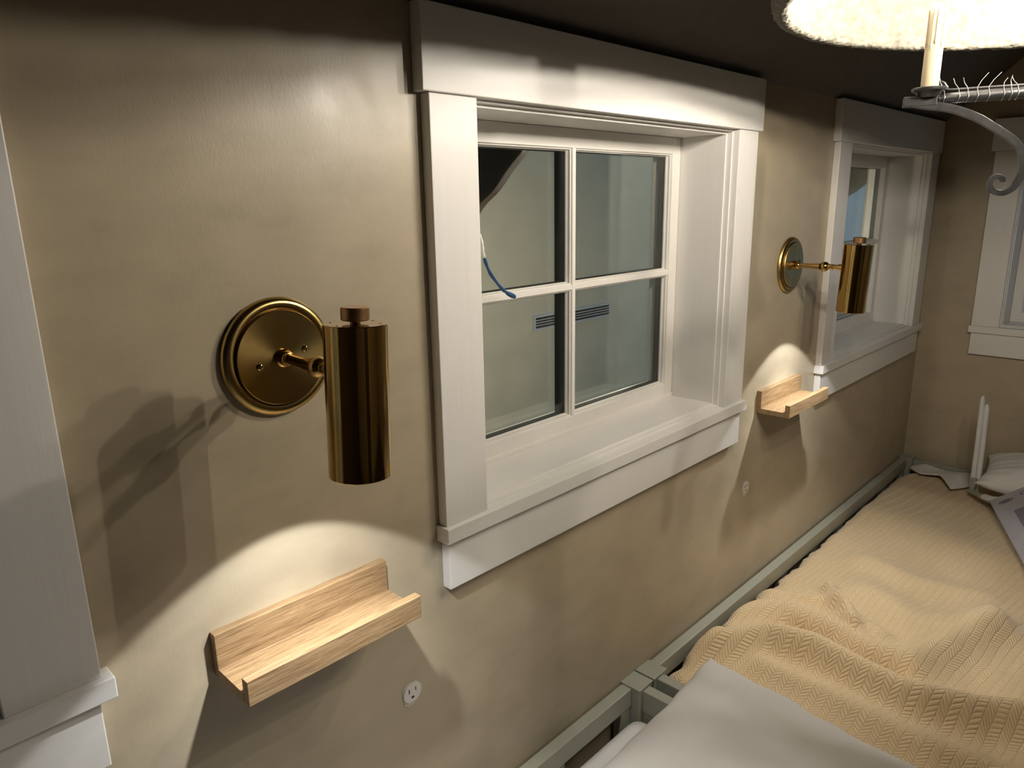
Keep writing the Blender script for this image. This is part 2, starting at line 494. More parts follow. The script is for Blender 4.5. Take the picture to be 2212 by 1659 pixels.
def make_window():
    root = empty('window_1')
    def P(name, mat, bevel=0.0012, *boxes):
        m = MB()
        for b in boxes: m.box(*b)
        return m.build(name, mat, root, bevel=bevel)
    P('header', 'trim_h', 0.0015, (-0.012, 0.985, -TH, 0, ZH0, ZH1 - 0.0005))
    P('casing', 'trim_v', 0.0015, (0, XL2, -TC, 0, 0, ZH0 - 0.0008))
    P('casing', 'trim_v', 0.0015, (XR1, XR2, -TC, 0, 0, ZH0 - 0.0008))
    P('stool', 'trim_h', 0.0015, (-0.006, 0.979, -TS, 0.0, ZS0, 0), (OX0 + 0.001, OX1 - 0.001, -0.001, 0.012, ZS0 + 0.004, 0))
    P('apron', 'trim_h', 0.0015, (0.003, 0.9635, -TA, 0, ZA0, ZS0 - 0.0006))
    # stepped liner all round: an outer lip and the deep jamb board
    P('side_jamb', 'trim_v', 0.0008, (OX0, XL2 + 0.0036, -0.003, 0.012, 0, OZ1), (OX0, JX0, 0.010, 0.19, OZ0, OZ1))
    P('side_jamb', 'trim_v', 0.0008, (XR1 - 0.0036, OX1, -0.003, 0.012, 0, OZ1), (JX1, OX1, 0.010, 0.19, OZ0, OZ1))
    P('head_jamb', 'trim_h', 0.0008, (XL2 + 0.0036, XR1 - 0.0036, -0.003, 0.012, 0.6275, OZ1), (JX0, JX1, 0.010, 0.19, JZ1, OZ1))
    P('sill_board', 'trim_h', 0.0008, (XL2 + 0.0036, XR1 - 0.0036, -0.003, 0.012, 0.0, 0.0038), (JX0, JX1, 0.010, 0.19, OZ0, JZ0))
    sash = empty('sash'); sash.parent = root
    def S(name, *boxes, bevel=0.001):
        m = MB()
        for b in boxes: m.box(*b)
        return m.build(name, 'sash', sash, bevel=bevel)
    S('stile', (JX0 + 0.0008, GX[0][0], SY, 0.176, JZ0, JZ1 - 0.0005))
    S('stile', (GX[1][1], JX1 - 0.0008, SY, 0.176, JZ0, JZ1 - 0.0005))
    S('top_rail', (GX[0][0], GX[1][1], SY, 0.176, GZ[1][1], JZ1 - 0.0005))
    r = S('bottom_rail', (GX[0][0], GX[1][1], SY, 0.176, JZ0, GZ[0][0]), (JX0 + 0.001, JX1 - 0.001, SY - 0.004, SY + 0.001, JZ0, JZ0 + 0.009))
    S('vertical_muntin', (GX[0][1], GX[1][0], SY, 0.1365, GZ[0][0], GZ[1][1]))
    for gx in GX:
        S('horizontal_muntin', (*gx, SY, 0.1365, GZ[0][1], GZ[1][0]))
    for gz in GZ:
        for gx in GX:
            m = MB(); m.rect_loops(*gx, *gz, [(0.0, SY + 0.001), (0.0012, SY + 0.0042), (0.0030, SY + 0.0048), (0.0034, SY + 0.0100), (0.0056, SY + 0.0136), (0.0056, SY + 0.0165), (-0.001, SY + 0.0165), (-0.001, SY + 0.001)])
            m.build('glazing_bead', 'sash', sash)
            x0, x1, z0, z1 = gx[0] - 0.0, gx[1] + 0.0, gz[0] - 0.0, gz[1] + 0.0
            m = MB(); m.rect_loops(x0, x1, z0, z1, [(-0.004, 0.1405), (0.0066, 0.1405), (0.0066, 0.155), (-0.004, 0.155)])
            m.v += []
            sp = m.build('spacer_bar', 'spacer', sash)
            m = MB(); m.box(x0 + 0.0002, x1 - 0.0002, 0.1372, 0.1402, z0 + 0.0002, z1 - 0.0002)
            m.build('pane', 'glass_in', sash)
            m = MB(); m.box(x0 + 0.0002, x1 - 0.0002, 0.1552, 0.1580, z0 + 0.0002, z1 - 0.0002)
            m.build('outer_pane', 'glass_out', sash)
    m = MB(); m.box(GX[0][1] - 0.001, GX[1][0] + 0.001, 0.1585, 0.170, GZ[0][0], GZ[1][1])
    m.box(GX[0][0], GX[0][1] - 0.001, 0.1585, 0.170, GZ[0][1], GZ[1][0]); m.box(GX[1][0] + 0.001, GX[1][1], 0.1585, 0.170, GZ[0][1], GZ[1][0])
    m.build('outer_muntin', 'spacer', sash)
    return root

win = make_window()
tag(win, 'middle white four-pane window with a blue cord hanging at its left jamb', 'window', kind='structure')
wb = copy_tree(win); wb.name = 'window_2'; wb.location = (W2, 0, 0)
tag(wb, 'white window behind the far brass sconce, next to the room corner', 'window', kind='structure')
wc = copy_tree(win); wc.name = 'window_3'; wc.location = (W0, 0, 0)
[c for c in wc.children if c.name.startswith('header')][0].scale.x = 0.984
tag(wc, 'shaded window at the left edge, only its right casing showing', 'window', kind='structure')
wd = copy_tree(win); wd.name = 'window_4'; wd.location = (XC, W3Y, 0); wd.rotation_euler = (0, 0, -math.pi / 2)
tag(wd, 'bluish window on the end wall at the right edge', 'window', kind='structure')

wf = copy_tree(win); wf.name = 'added_window'; wf.location = (W5X, YOPP, 0); wf.rotation_euler = (0, 0, math.pi)  # unseen window added to put streaks into the brass reflections
tag(wf, 'unseen white window added across the room for reflections in the brass', 'window', kind='structure')
dr = empty('added_door', (-0.20, YOPP, FLOOR))  # unseen door added for upright bands in the brass reflections
for nm, bx in (('door_leaf', (-0.40, 0.40, 0.0, 0.03, 0.0, 1.62)), ('door_casing', (-0.50, -0.405, 0.0, 0.045, 0, 1.63)), ('door_casing', (0.405, 0.50, 0.0, 0.045, 0, 1.63)), ('door_header', (-0.51, 0.51, 0.0, 0.05, 1.632, 1.735))):
    m = MB(); m.box(*bx); m.build(nm, 'trim_v' if 'leaf' not in nm else 'panel', dr, bevel=0.002)
m = MB(); m.lathe([(0, 0.03), (0.012, 0.03), (0.010, 0.055), (0.026, 0.065), (0.026, 0.085), (0, 0.095)], 24, lambda r, a, h: (0.34 + r * math.cos(a), h, 0.95 + r * math.sin(a))); m.build('door_knob', 'brass', dr, smooth=40)
tag(dr, 'unseen dark door in a white casing, added across the room for reflections in the brass', 'door', kind='structure')

# ================================================================== THINGS
# ------------------------------------------------------------------ wall sconces
PLX, PLZ = -0.243, 0.309
def make_sconce(tilt):
    root = empty('wall_sconce', (PLX, 0, PLZ))
    yl = lambda r, a, h: (r * math.cos(a), -h, r * math.sin(a))
    m = MB(); m.lathe([(0, 0.0002), (0.0725, 0.0002), (0.0728, 0.004), (0.0712, 0.0075), (0.0680, 0.0100), (0.0635, 0.0108), (0.0602, 0.0100), (0.0592, 0.0078), (0.0585, 0.0078),
                       (0.0580, 0.0128), (0.0572, 0.0138), (0, 0.0142)], 96, yl)
    plate = m.build('backplate', 'brass_plate', root, smooth=28)
    for sx, sz in ((-0.0305, -0.0065), (0.0305, 0.0065)):
        m = MB(); m.lathe([(0, 0.0138), (0.0040, 0.0138), (0.0042, 0.0150), (0.0028, 0.0162), (0, 0.0166)], 20, lambda r, a, h: (sx + r * math.cos(a), -h, sz + r * math.sin(a)))
        sc = m.build('screw', 'brass', plate, smooth=40)
        m = MB(); m.box(sx - 0.0005, sx + 0.0005, -0.0168, -0.0160, sz - 0.0036, sz + 0.0036)
        m.build('screw_slot', 'hole', plate)
    m = MB()
    m.lathe([(0, 0.013), (0.0115, 0.0135), (0.0112, 0.0185), (0.0092, 0.0205), (0.0092, 0.0265), (0.0078, 0.0285), (0.0063, 0.0290), (0.0060, 0.030), (0.0060, 0.064), (0.0072, 0.0645),
             (0.0074, 0.0800), (0.0078, 0.0815)], 32, yl)
    m.build('arm', 'brass', root, smooth=35)
    m = MB(); m.lathe([(0, 0.0925 - 0.0125)] + [(0.0125 * math.sin(t * math.pi / 14), 0.0925 - 0.0125 * math.cos(t * math.pi / 14)) for t in range(1, 14)] + [(0, 0.105)], 32, yl)
    m.build('ball_joint', 'brass', root, smooth=180)
    m = MB(); m.lathe([(0, 0.100), (0.0068, 0.1010), (0.0072, 0.1035), (0.0072, 0.1150), (0.0060, 0.1155), (0.0060, 0.127), (0.0078, 0.1275), (0.0078, 0.138), (0, 0.138)], 32, yl)
    m.build('neck', 'brass', root, smooth=35)
    head = empty('lamp_head', (0, -0.170, 0), tilt); head.parent = root
    zt, zb, rr = 0.058, -0.109, 0.034
    m = MB(); m.lathe([(0, zt), (rr - 0.0008, zt), (rr, zt - 0.0008), (rr, zb + 0.0006), (rr - 0.0006, zb), (rr - 0.0016, zb), (rr - 0.0016, zb + 0.040), (0, zb + 0.040)], 96)
    m.build('cylinder_shade', 'brass_cyl', head, smooth=35)
    m = MB(); m.lathe([(0, zb + 0.0395), (0.030, zb + 0.0395), (0.030, zb + 0.032), (0, zb + 0.032)], 16)
    m.build('lens', 'lens', head, smooth=40)
    for k in range(6):
        a = math.radians(60 * k + 12)
        m = MB(); m.lathe([(0, zt + 0.0002), (0.0013, zt + 0.0002), (0.0013, zt - 0.0006), (0, zt - 0.0006)], 12, lambda r, t, h: (0.0265 * math.cos(a) + r * math.cos(t), 0.0265 * math.sin(a) + r * math.sin(t), h))
        m.build('vent_hole', 'hole', head)
    m = MB(); m.lathe([(0, zt), (0.0055, zt), (0.0055, zt + 0.0035), (0, zt + 0.0035)], 24)
    m.build('knob_stem', 'knurl', head, smooth=40)
    m = MB()
    seg = 72
    prof = [(0, zt + 0.0032), (0.0140, zt + 0.0032), (0.0147, zt + 0.0042), (0.0147, zt + 0.0162), (0.0140, zt + 0.0172), (0, zt + 0.0172)]
    m.lathe(prof, seg, lambda r, a, h: ((r + (0.00025 if (round(a / (2 * math.pi) * seg) % 2 and r > 0.0145) else 0)) * math.cos(a), (r + (0.00025 if (round(a / (2 * math.pi) * seg) % 2 and r > 0.0145) else 0)) * math.sin(a), h))
    m.build('knurled_knob', 'knurl', head, smooth=30)
    ld = D.lights.new('sconce_lamp', 'SPOT')
    ld.energy = SPOT_WATTS
    ld.color = (0.95, 0.975, 1.0)
    ld.spot_size = math.radians(103); ld.spot_blend = 0.10
    ld.shadow_soft_size = 0.007
    lo = D.objects.new('sconce_lamp', ld); COL.objects.link(lo)
    lo.parent = head; lo.location = (0, 0, zb + 0.0245)
    lc = D.lights.new('sconce_beam', 'SPOT')        # the reflector's brighter core
    lc.energy = CORE_WATTS
    lc.color = (1.0, 0.985, 0.95)
    lc.spot_size = math.radians(84); lc.spot_blend = 0.55
    lc.shadow_soft_size = 0.010
    lo = D.objects.new('sconce_beam', lc); COL.objects.link(lo)
    lo.parent = head; lo.location = (0, 0, zb + 0.0235)
    return root

s1 = make_sconce((0, math.radians(2.4), 0))
tag(s1, 'large near brass sconce with cylinder shade, left of the middle window', 'sconce', 'brass wall sconces')
s2 = copy_tree(s1); s2.location = (1.229, 0, 0.312)
[c for c in s2.children if c.name.startswith('lamp_head')][0].rotation_euler = (math.radians(2), 0, 0)
tag(s2, 'small far brass sconce seen side-on in front of the corner window', 'sconce', 'brass wall sconces')

# ------------------------------------------------------------------ oak picture ledges
def make_ledge():
    root = empty('picture_ledge', (-0.3668, 0, -0.0724))
    Ln, t = 0.2545, 0.0127
    m = MB(); m.box(0, Ln, -t, -0.0002, 0, 0.0592); m.build('back_board', 'oak', root, bevel=0.0008)
    m = MB(); m.box(0, Ln, -0.0899 + t, -t, 0, t); m.build('shelf_board', 'oak', root, bevel=0.0004)
    m = MB(); m.box(0, Ln, -0.0899, -0.0899 + t, 0, 0.0334); m.build('front_lip', 'oak', root, bevel=0.0010)
    return root
l1 = make_ledge()
tag(l1, 'near oak picture ledge lit by the large sconce', 'shelf', 'oak picture ledges')
l2 = copy_tree(l1); l2.location = (-0.3668 + 1.459, 0, -0.0637)
tag(l2, 'far oak picture ledge below the small sconce', 'shelf', 'oak picture ledges')

# ------------------------------------------------------------------ bare outlets
def make_outlet():
    root = empty('power_outlet', (-0.071, 0, -0.264))
    yl = lambda r, a, h: (r * math.cos(a), -h, min(0.0158, max(-0.0158, r * math.sin(a))))
    m = MB(); m.lathe([(0, 0), (0.0172, 0), (0.0176, 0.0012), (0.0170, 0.0022), (0, 0.0024)], 48, yl)
    face = m.build('outlet_face', 'plastic', root, smooth=35)
    m = MB()
    pts = []
    rnd = random.Random(4)
    for k in range(40):
        a = 2 * math.pi * k / 40
        pts.append((a, 0.0195 + 0.0012 * math.sin(3 * a + 1) + rnd.uniform(-0.0005, 0.0005) + (0.0025 if 3.9 < a < 5.0 else 0)))
    n = len(pts)
    vs = [(r * math.cos(a), -0.0008, r * math.sin(a)) for a, r in pts] + [(0.0178 * math.cos(a), -0.0010, 0.0165 * math.sin(a)) for a, r in pts] + [(r * math.cos(a), 0.0, r * math.sin(a)) for a, r in pts]
    m.add(vs, [(k, (k + 1) % n, n + (k + 1) % n, n + k) for k in range(n)] + [(2 * n + k, 2 * n + (k + 1) % n, (k + 1) % n, k) for k in range(n)])
    m.build('putty_edge', 'patch', root)
    m = MB(); m.box(-0.0074, -0.0056, -0.0026, -0.0018, 0.0010, 0.0088); m.build('slot', 'slot', face)
    m = MB(); m.box(0.0056, 0.0072, -0.0026, -0.0018, 0.0018, 0.0082); m.build('slot', 'slot', face)
    m = MB(); m.lathe([(0, 0.0018), (0.0027, 0.0018), (0.0027, 0.0026), (0, 0.0026)], 20, lambda r, a, h: (r * math.cos(a), -h, -0.0080 + max(-0.0014, r * math.sin(a))))
    m.build('ground_hole', 'slot', face)
    return root
o1 = make_outlet()
tag(o1, 'round white three-prong outlet below the near oak ledge', 'outlet', 'bare outlets without cover plates')
o2 = copy_tree(o1); o2.location = (1.060, 0, -0.266)
tag(o2, 'small pale outlet below the far oak ledge', 'outlet', 'bare outlets without cover plates')

# ------------------------------------------------------------------ blue cord at the middle window
root = empty('blue_cord', (0.0925, 0.0, 0.42))
pts = spline([(-0.002, 0.000, 0.034), (0.0030, -0.006, 0.024), (0.0080, -0.008, 0.009), (0.0105, -0.008, -0.008), (0.0168, -0.008, -0.025), (0.0262, -0.008, -0.041), (0.0460, -0.008, -0.062), (0.0610, -0.008, -0.073), (0.0785, -0.008, -0.081)], 6)
nb = len(pts)
m = MB(); m.tube(pts[19:], [0.0022 + 0.0009 * math.sin(i * 0.42) ** 2 + (0.0009 if i > nb - 19 - 8 else 0) for i in range(nb - 19)], 12)
m.build('cord', 'blue', root, smooth=60)
m = MB(); m.tube(pts[:22], [0.0014 + 0.0010 * abs(math.sin(i * 0.9)) + (0.0006 if i > 4 else 0) for i in range(22)], 8)
m.build('painted_end', 'paintblob', root, smooth=60)
tag(root, 'bent blue cord stub with white painted end at the middle window', 'cord')

# ------------------------------------------------------------------ chandelier
HUB = Vector((0.519, -0.707, 0)); ANG0 = math.atan2(0.93690, -0.34959)
RIM = 0.729
ch = empty('chandelier', (HUB.x, HUB.y, RIM))
m = MB()
prof = [(0.396, 0.0), (0.3985, -0.003), (0.408, -0.006), (0.4165, -0.002), (0.4185, 0.008), (0.395, 0.13), (0.345, 0.245), (0.25, 0.30), (0.0, 0.32), (0.0, 0.305), (0.245, 0.287), (0.335, 0.236), (0.381, 0.125), (0.3945, 0.010)]
rnd = random.Random(3)
prof2 = []
for i in range(len(prof) - 1):
    (r0, h0), (r1, h1) = prof[i], prof[i + 1]
    n = max(1, int(math.hypot(r1 - r0, h1 - h0) / 0.012))
    for k in range(n):
        prof2.append((r0 + (r1 - r0) * k / n, h0 + (h1 - h0) * k / n))
prof2.append(prof[-1])
def jit(r, a, h):
    if r < 1e-6: return (0, 0, h)
    j = 0.0011 * math.sin(a * 61 + h * 300) + 0.0009 * math.sin(a * 137 - h * 510) + rnd.uniform(-0.0011, 0.0011)
    return ((r + j) * math.cos(a), (r + j) * math.sin(a), h + rnd.uniform(-0.0010, 0.0010))
m.lathe(prof2, 240, jit, closed=True)
m.build('shade', 'shade', ch, smooth=180)
m = MB(); m.lathe([(0, -0.150), (0.018, -0.146), (0.028, -0.130), (0.028, -0.105), (0.016, -0.095), (0.010, -0.08), (0.010, 0.30), (0.022, 0.31), (0.022, 0.33), (0.006, 0.335), (0.006, 0.615), (0, 0.615)], 24)
m.build('stem', 'iron', ch, smooth=40)
m = MB(); m.lathe([(0, 0.63), (0.055, 0.66), (0.055, 0.60), (0.045, 0.585), (0, 0.58)], 32)
m.build('ceiling_rose', 'iron', ch, smooth=40)

SCROLL = [(0.2440, 0.6075), (0.2310, 0.6045), (0.2181, 0.6012), (0.1911, 0.5960), (0.1612, 0.5840), (0.1397, 0.5705), (0.1182, 0.5553), (0.1073, 0.5443), (0.1029, 0.5337), (0.1008, 0.5131), (0.1065, 0.4961),
          (0.1174, 0.4882), (0.1281, 0.4901), (0.1338, 0.4976), (0.1327, 0.5060), (0.1263, 0.5087), (0.1209, 0.5057), (0.1200, 0.5015)]
def make_arm(k):
    a = empty('arm', (0, 0, -RIM), (0, 0, ANG0 + k * math.pi / 2)); a.parent = ch
    def B(name, mat, mbx, **kw): return mbx.build(name, mat, a, **kw)
    m = MB(); m.tube([(s, 0, z) for s, z in [(0.02, 0.610), (0.10, 0.6098), (0.15, 0.6092), (0.190, 0.6085), (0.205, 0.6075)]], [0.0074, 0.0074, 0.0072, 0.0068, 0.0052], 14)
    B('arm_bar', 'iron', m, smooth=50)
    pts = spline([(s, 0, z) for s, z in SCROLL], 6)
    n = len(pts)
    m = MB(); m.tube(pts, [0.0088 - 0.0042 * (i / n) for i in range(n)], 4, squash=(0.85, 1.1))
    B('scroll_strap', 'iron', m, bevel=0.0007, smooth=40)
    m = MB(); m.box(0.2060, 0.2455, -0.0068, 0.0068, 0.5998, 0.6125); m.build('arm_tip', 'iron', a, bevel=0.0012)
    m = MB(); m.lathe([(0, 0.6100), (0.012, 0.6105), (0.0155, 0.6165), (0.0205, 0.6190), (0.0210, 0.6218), (0.0185, 0.6228), (0, 0.6225)], 32, lambda r, t, h: (0.2165 + r * math.cos(t), r * math.sin(t), h))
    B('bobeche', 'iron', m, smooth=40)
    m = MB(); m.lathe([(0, 0.622), (0.0106, 0.622), (0.0106, 0.7150), (0.0098, 0.7160), (0.0085, 0.7160), (0.0085, 0.712), (0, 0.712)], 32, lambda r, t, h: (0.2165 + r * math.cos(t), r * math.sin(t), h))
    cs = B('candle_sleeve', 'candle', m, smooth=40)
    for t, zl in ((0.4, 0.672), (1.1, 0.668), (1.55, 0.674), (2.3, 0.670), (3.3, 0.678), (4.0, 0.668), (4.7, 0.673), (5.4, 0.669)):
        px, py = 0.2165 + 0.0108 * math.cos(t + k), 0.0108 * math.sin(t + k)
        m = MB(); m.tube([(px, py, 0.7155), (px, py, zl + 0.008), (px, py, zl + 0.003), (px, py, zl)], [0.0010, 0.0009, 0.0016, 0.0007], 8)
        m.build('wax_drip', 'candle', cs, smooth=60)
    m = MB(); m.lathe([(0, 0.7165), (0.0070, 0.7165), (0.0072, 0.722), (0.0130, 0.742), (0.0152, 0.762), (0.0140, 0.782), (0.0080, 0.802), (0.0020, 0.818), (0, 0.820)], 24, lambda r, t, h: (0.2165 + r * math.cos(t), r * math.sin(t), h))
    cb = B('candle_bulb', 'bulb', m, smooth=60)
    m = MB(); m.lathe([(0, 0.762), (0.0022, 0.763), (0.0028, 0.768), (0.0028, 0.780), (0.0022, 0.785), (0, 0.786)], 10, lambda r, t, h: (0.2165 + r * math.cos(t), r * math.sin(t), h))
    m.build('filament', 'filament', cb, smooth=60)
    m = MB(); m.tube(spline([(0.2040, 0.0025, 0.6290), (0.2005, 0.0025, 0.6270), (0.1965, 0.002, 0.6215), (0.1920, 0.002, 0.6185), (0.15, 0.0015, 0.6186), (0.08, 0, 0.6190), (0.02, 0, 0.6190)], 5), 0.0016, 8)
    B('lamp_wire', 'iron', m, smooth=60)
    rw = random.Random(20 + k)
    for i, s in enumerate((0.1985, 0.182, 0.172, 0.1615, 0.149, 0.133, 0.118, 0.125)):
        ring = [(s + 0.0012 * math.sin(j), 0.0082 * math.cos(j * math.pi / 5), 0.6105 + 0.0092 * math.sin(j * math.pi / 5)) for j in range(11)]
        e = (s + rw.uniform(-0.014, 0.010), rw.uniform(-0.006, 0.006), 0.6105 + rw.uniform(0.015, 0.026))
        mid = tuple((ring[2][q] + e[q]) / 2 + (0.0012 if q == 0 else 0) for q in range(3))
        m = MB(); m.tube(ring[3:] + ring[:3] + [mid, e], 0.00042, 5)
        m.build('wire_tie', 'wire', a, smooth=60)
    return a
for k in range(4):
    make_arm(k)
tag(ch, 'wrought iron candle chandelier under a felted cream shade', 'chandelier')

# ------------------------------------------------------------------ beds
def bed(name, x0, x1, ymin, label):
    root = empty(name, ((x0 + x1) / 2, ymin / 2, FLOOR))
    ox, oy = -(x0 + x1) / 2, -ymin / 2
    def Bx(nm, a, b, c, d, e, f, bevel=0.0018):
        m = MB(); m.box(a + ox, b + ox, c + oy, d + oy, e - FLOOR, f - FLOOR)
        return m.build(nm, 'sage', root, bevel=bevel)
    ps = 0.0505
    for px in (x0, x1 - ps):
        for py in (-0.001, ymin + ps):
            Bx('post', px, px + ps, py - ps + 0.001, py, FLOOR, -0.560)
            Bx('post_cap', px - 0.0012, px + ps + 0.0012, py - ps, py + 0.0008, -0.562, -0.5585, 0.0008)
    for (ya, yb) in ((-0.004, -0.030), (ymin + 0.004, ymin + 0.030)):
        low = -0.562 if ya > -0.1 else -0.70
        Bx('top_rail', x0 + ps, x1 - ps, ya, yb, low - 0.046, low)
        Bx('bottom_rail', x0 + ps, x1 - ps, ya, yb, -0.90, -0.80)
        nsl = 8
        for i in range(nsl + 1):
            xm = x0 + ps + 0.0175 + (x1 - x0 - 2 * ps - 0.035) * i / nsl
            Bx('slat', xm - 0.0175, xm + 0.0175, ya - 0.003, yb + 0.003, -0.80, low - 0.046, 0.001)
    for (xa, xb) in ((x0 + 0.012, x0 + 0.038), (x1 - 0.038, x1 - 0.012)):
        Bx('end_rail', xa, xb, -ps, ymin + ps, -0.618, -0.565)
        Bx('end_bottom_rail', xa, xb, -ps, ymin + ps, -0.90, -0.80)
        for i in range(6):
            ym = -ps - 0.0175 + (ymin + 2 * ps + 0.035) * i / 5
            Bx('end_slat', xa + 0.004, xb - 0.004, ym - 0.0175, ym + 0.0175, -0.80, -0.618, 0.001)
    m = MB(); m.box(x0 + 0.04 + ox, x1 - 0.04 + ox, -0.035 + oy, ymin + 0.035 + oy, -0.870 - FLOOR, -0.852 - FLOOR)
    m.build('mattress_platform', 'sage', root)
    return tag(root, label, 'bed', 'sage green bed frames')
bed('bed', 0.5605, 2.505, -1.02, 'sage green bed frame holding the yellow blanket')
bed('bed', -1.40, 0.5535, -1.02, 'near sage green bed frame under the large white pillow')

def soft_box(name, x0, x1, y0, y1, z0, z1, label, grp):
    m = MB(); m.box(x0, x1, y0, y1, z0, z1)
    o = m.build(name, 'sheet', bevel=0.035, segs=5, smooth=180)
    return tag(o, label, 'mattress', grp)
soft_box('mattress', 0.605, 2.462, -0.036, -0.975, -0.851, -0.632, 'mattress in a white sheet under the yellow blanket', 'white mattresses')
soft_box('mattress', -1.355, 0.509, -0.036, -0.975, -0.851, -0.617, 'mattress in a white sheet under the near pillow', 'white mattresses')

# blanket with folds
RID = [  # polyline, height, width
    ([(0.905, -0.028), (1.039, -0.124), (1.057, -0.238), (1.015, -0.364), (1.036, -0.44), (1.19, -0.50), (1.33, -0.55)], 0.020, 0.050),
    ([(0.731, -0.030), (0.897, -0.152), (0.926, -0.267), (0.904, -0.371), (0.891, -0.472), (0.93, -0.60), (1.02, -0.72)], 0.026, 0.042),
    ([(1.246, -0.178), (1.16, -0.235), (1.084, -0.297)], 0.015, 0.022),
    ([(1.094, -0.036), (1.166, -0.196), (1.11, -0.355)], 0.012, 0.030),
    ([(1.30, -0.26), (1.24, -0.40), (1.30, -0.50), (1.38, -0.54)], 0.010, 0.07),
    ([(1.5, -0.20), (1.45, -0.34), (1.5, -0.5)], 0.007, 0.05),
    ([(0.80, -0.20), (0.80, -0.33), (0.775, -0.5), (0.80, -0.7)], 0.010, 0.035),
    ([(1.9, -0.05), (1.85, -0.25), (1.75, -0.45)], 0.007, 0.09),
]
VAL = [([(1.10, -0.20), (1.055, -0.300), (1.04, -0.33)], 0.012, 0.012), ([(0.985, -0.20), (0.965, -0.33), (0.958, -0.43)], 0.018, 0.022), ([(0.83, -0.09), (0.985, -0.17), (1.0, -0.27)], 0.010, 0.02)]
def seg_d(px, py, pl):
    best = 9
    for (ax, ay), (bx, by) in zip(pl, pl[1:]):
        dx, dy = bx - ax, by - ay
        t = max(0, min(1, ((px - ax) * dx + (py - ay) * dy) / (dx * dx + dy * dy)))
        d = math.hypot(px - ax - t * dx, py - ay - t * dy)
        best = min(best, d)
    return best
def blanket_h(x, y):
    h = 0.0
    for pl, a, wd_ in RID:
        d = seg_d(x, y, pl)
        if d < 3 * wd_: h += 2.4 * a * math.exp(-(d / wd_) ** 2)
    for pl, a, wd_ in VAL:
        d = seg_d(x, y, pl)
        if d < 3 * wd_: h -= 1.3 * a * math.exp(-(d / wd_) ** 2)
    h += 0.0025 * math.sin(9 * x + 5 * y) * math.sin(11 * y - 3 * x) + 0.0012 * math.sin(31 * x - 17 * y)
    return h
NX, NY = 300, 190
BX0, BX1, BY0, BY1 = 0.618, 2.405, -0.0335, -0.995
vs, fs, uv = [], [], []
for j in range(NY + 1):
    v = j / NY
    for i in range(NX + 1):
        u = i / NX
        x = BX0 + (BX1 - BX0) * u
        y = BY0 + (BY1 - BY0) * v
        # far end rounds off towards the wall and the pillow
        if u > 0.9:
            cut = 0.11 * max(0, 1 - (abs(y) - 0.03) / 0.09) ** 2
            x -= cut * (u - 0.9) / 0.1
        ed = abs(y - BY0)
        edge = max(0, 1 - ed / 0.045)
        x_ed = max(0, 1 - (x - BX0) / 0.03)
        wav = 0.0045 * math.sin(38 * x) + 0.003 * math.sin(83 * x + 1) + 0.002 * math.sin(140 * x)
        if x > 1.35: wav *= max(0.25, 1 - (x - 1.35) * 1.2)
        z = -0.590 + blanket_h(x, y) * (1 - edge ** 2 * 0.7) - 0.020 * edge ** 2.2 - 0.02 * x_ed ** 2
        yy = y - (0.004 + wav * 0.8) * edge
        dep = max(0, (abs(y) - 0.93) / 0.065)
        z -= 0.05 * dep ** 2
        vs.append((x, yy, z)); uv.append((x, y))
for j in range(NY):
    for i in range(NX):
        a = j * (NX + 1) + i
        fs.append((a, a + 1, a + NX + 2, a + NX + 1))
m = MB(); m.add(vs, fs)
bo = m.build('blanket', 'blanket', smooth=180)
ul = bo.data.uv_layers.new(name='cloth')
for lp in bo.data.loops:
    ul.data[lp.index].uv = uv[lp.vertex_index]
sm = bo.modifiers.new('thickness', 'SOLIDIFY'); sm.thickness = 0.007; sm.offset = -1.0 if bo.data.polygons[0].normal.z > 0 else 1.0
tag(bo, 'rumpled yellow blanket with a herringbone weave on the far bed', 'blanket')

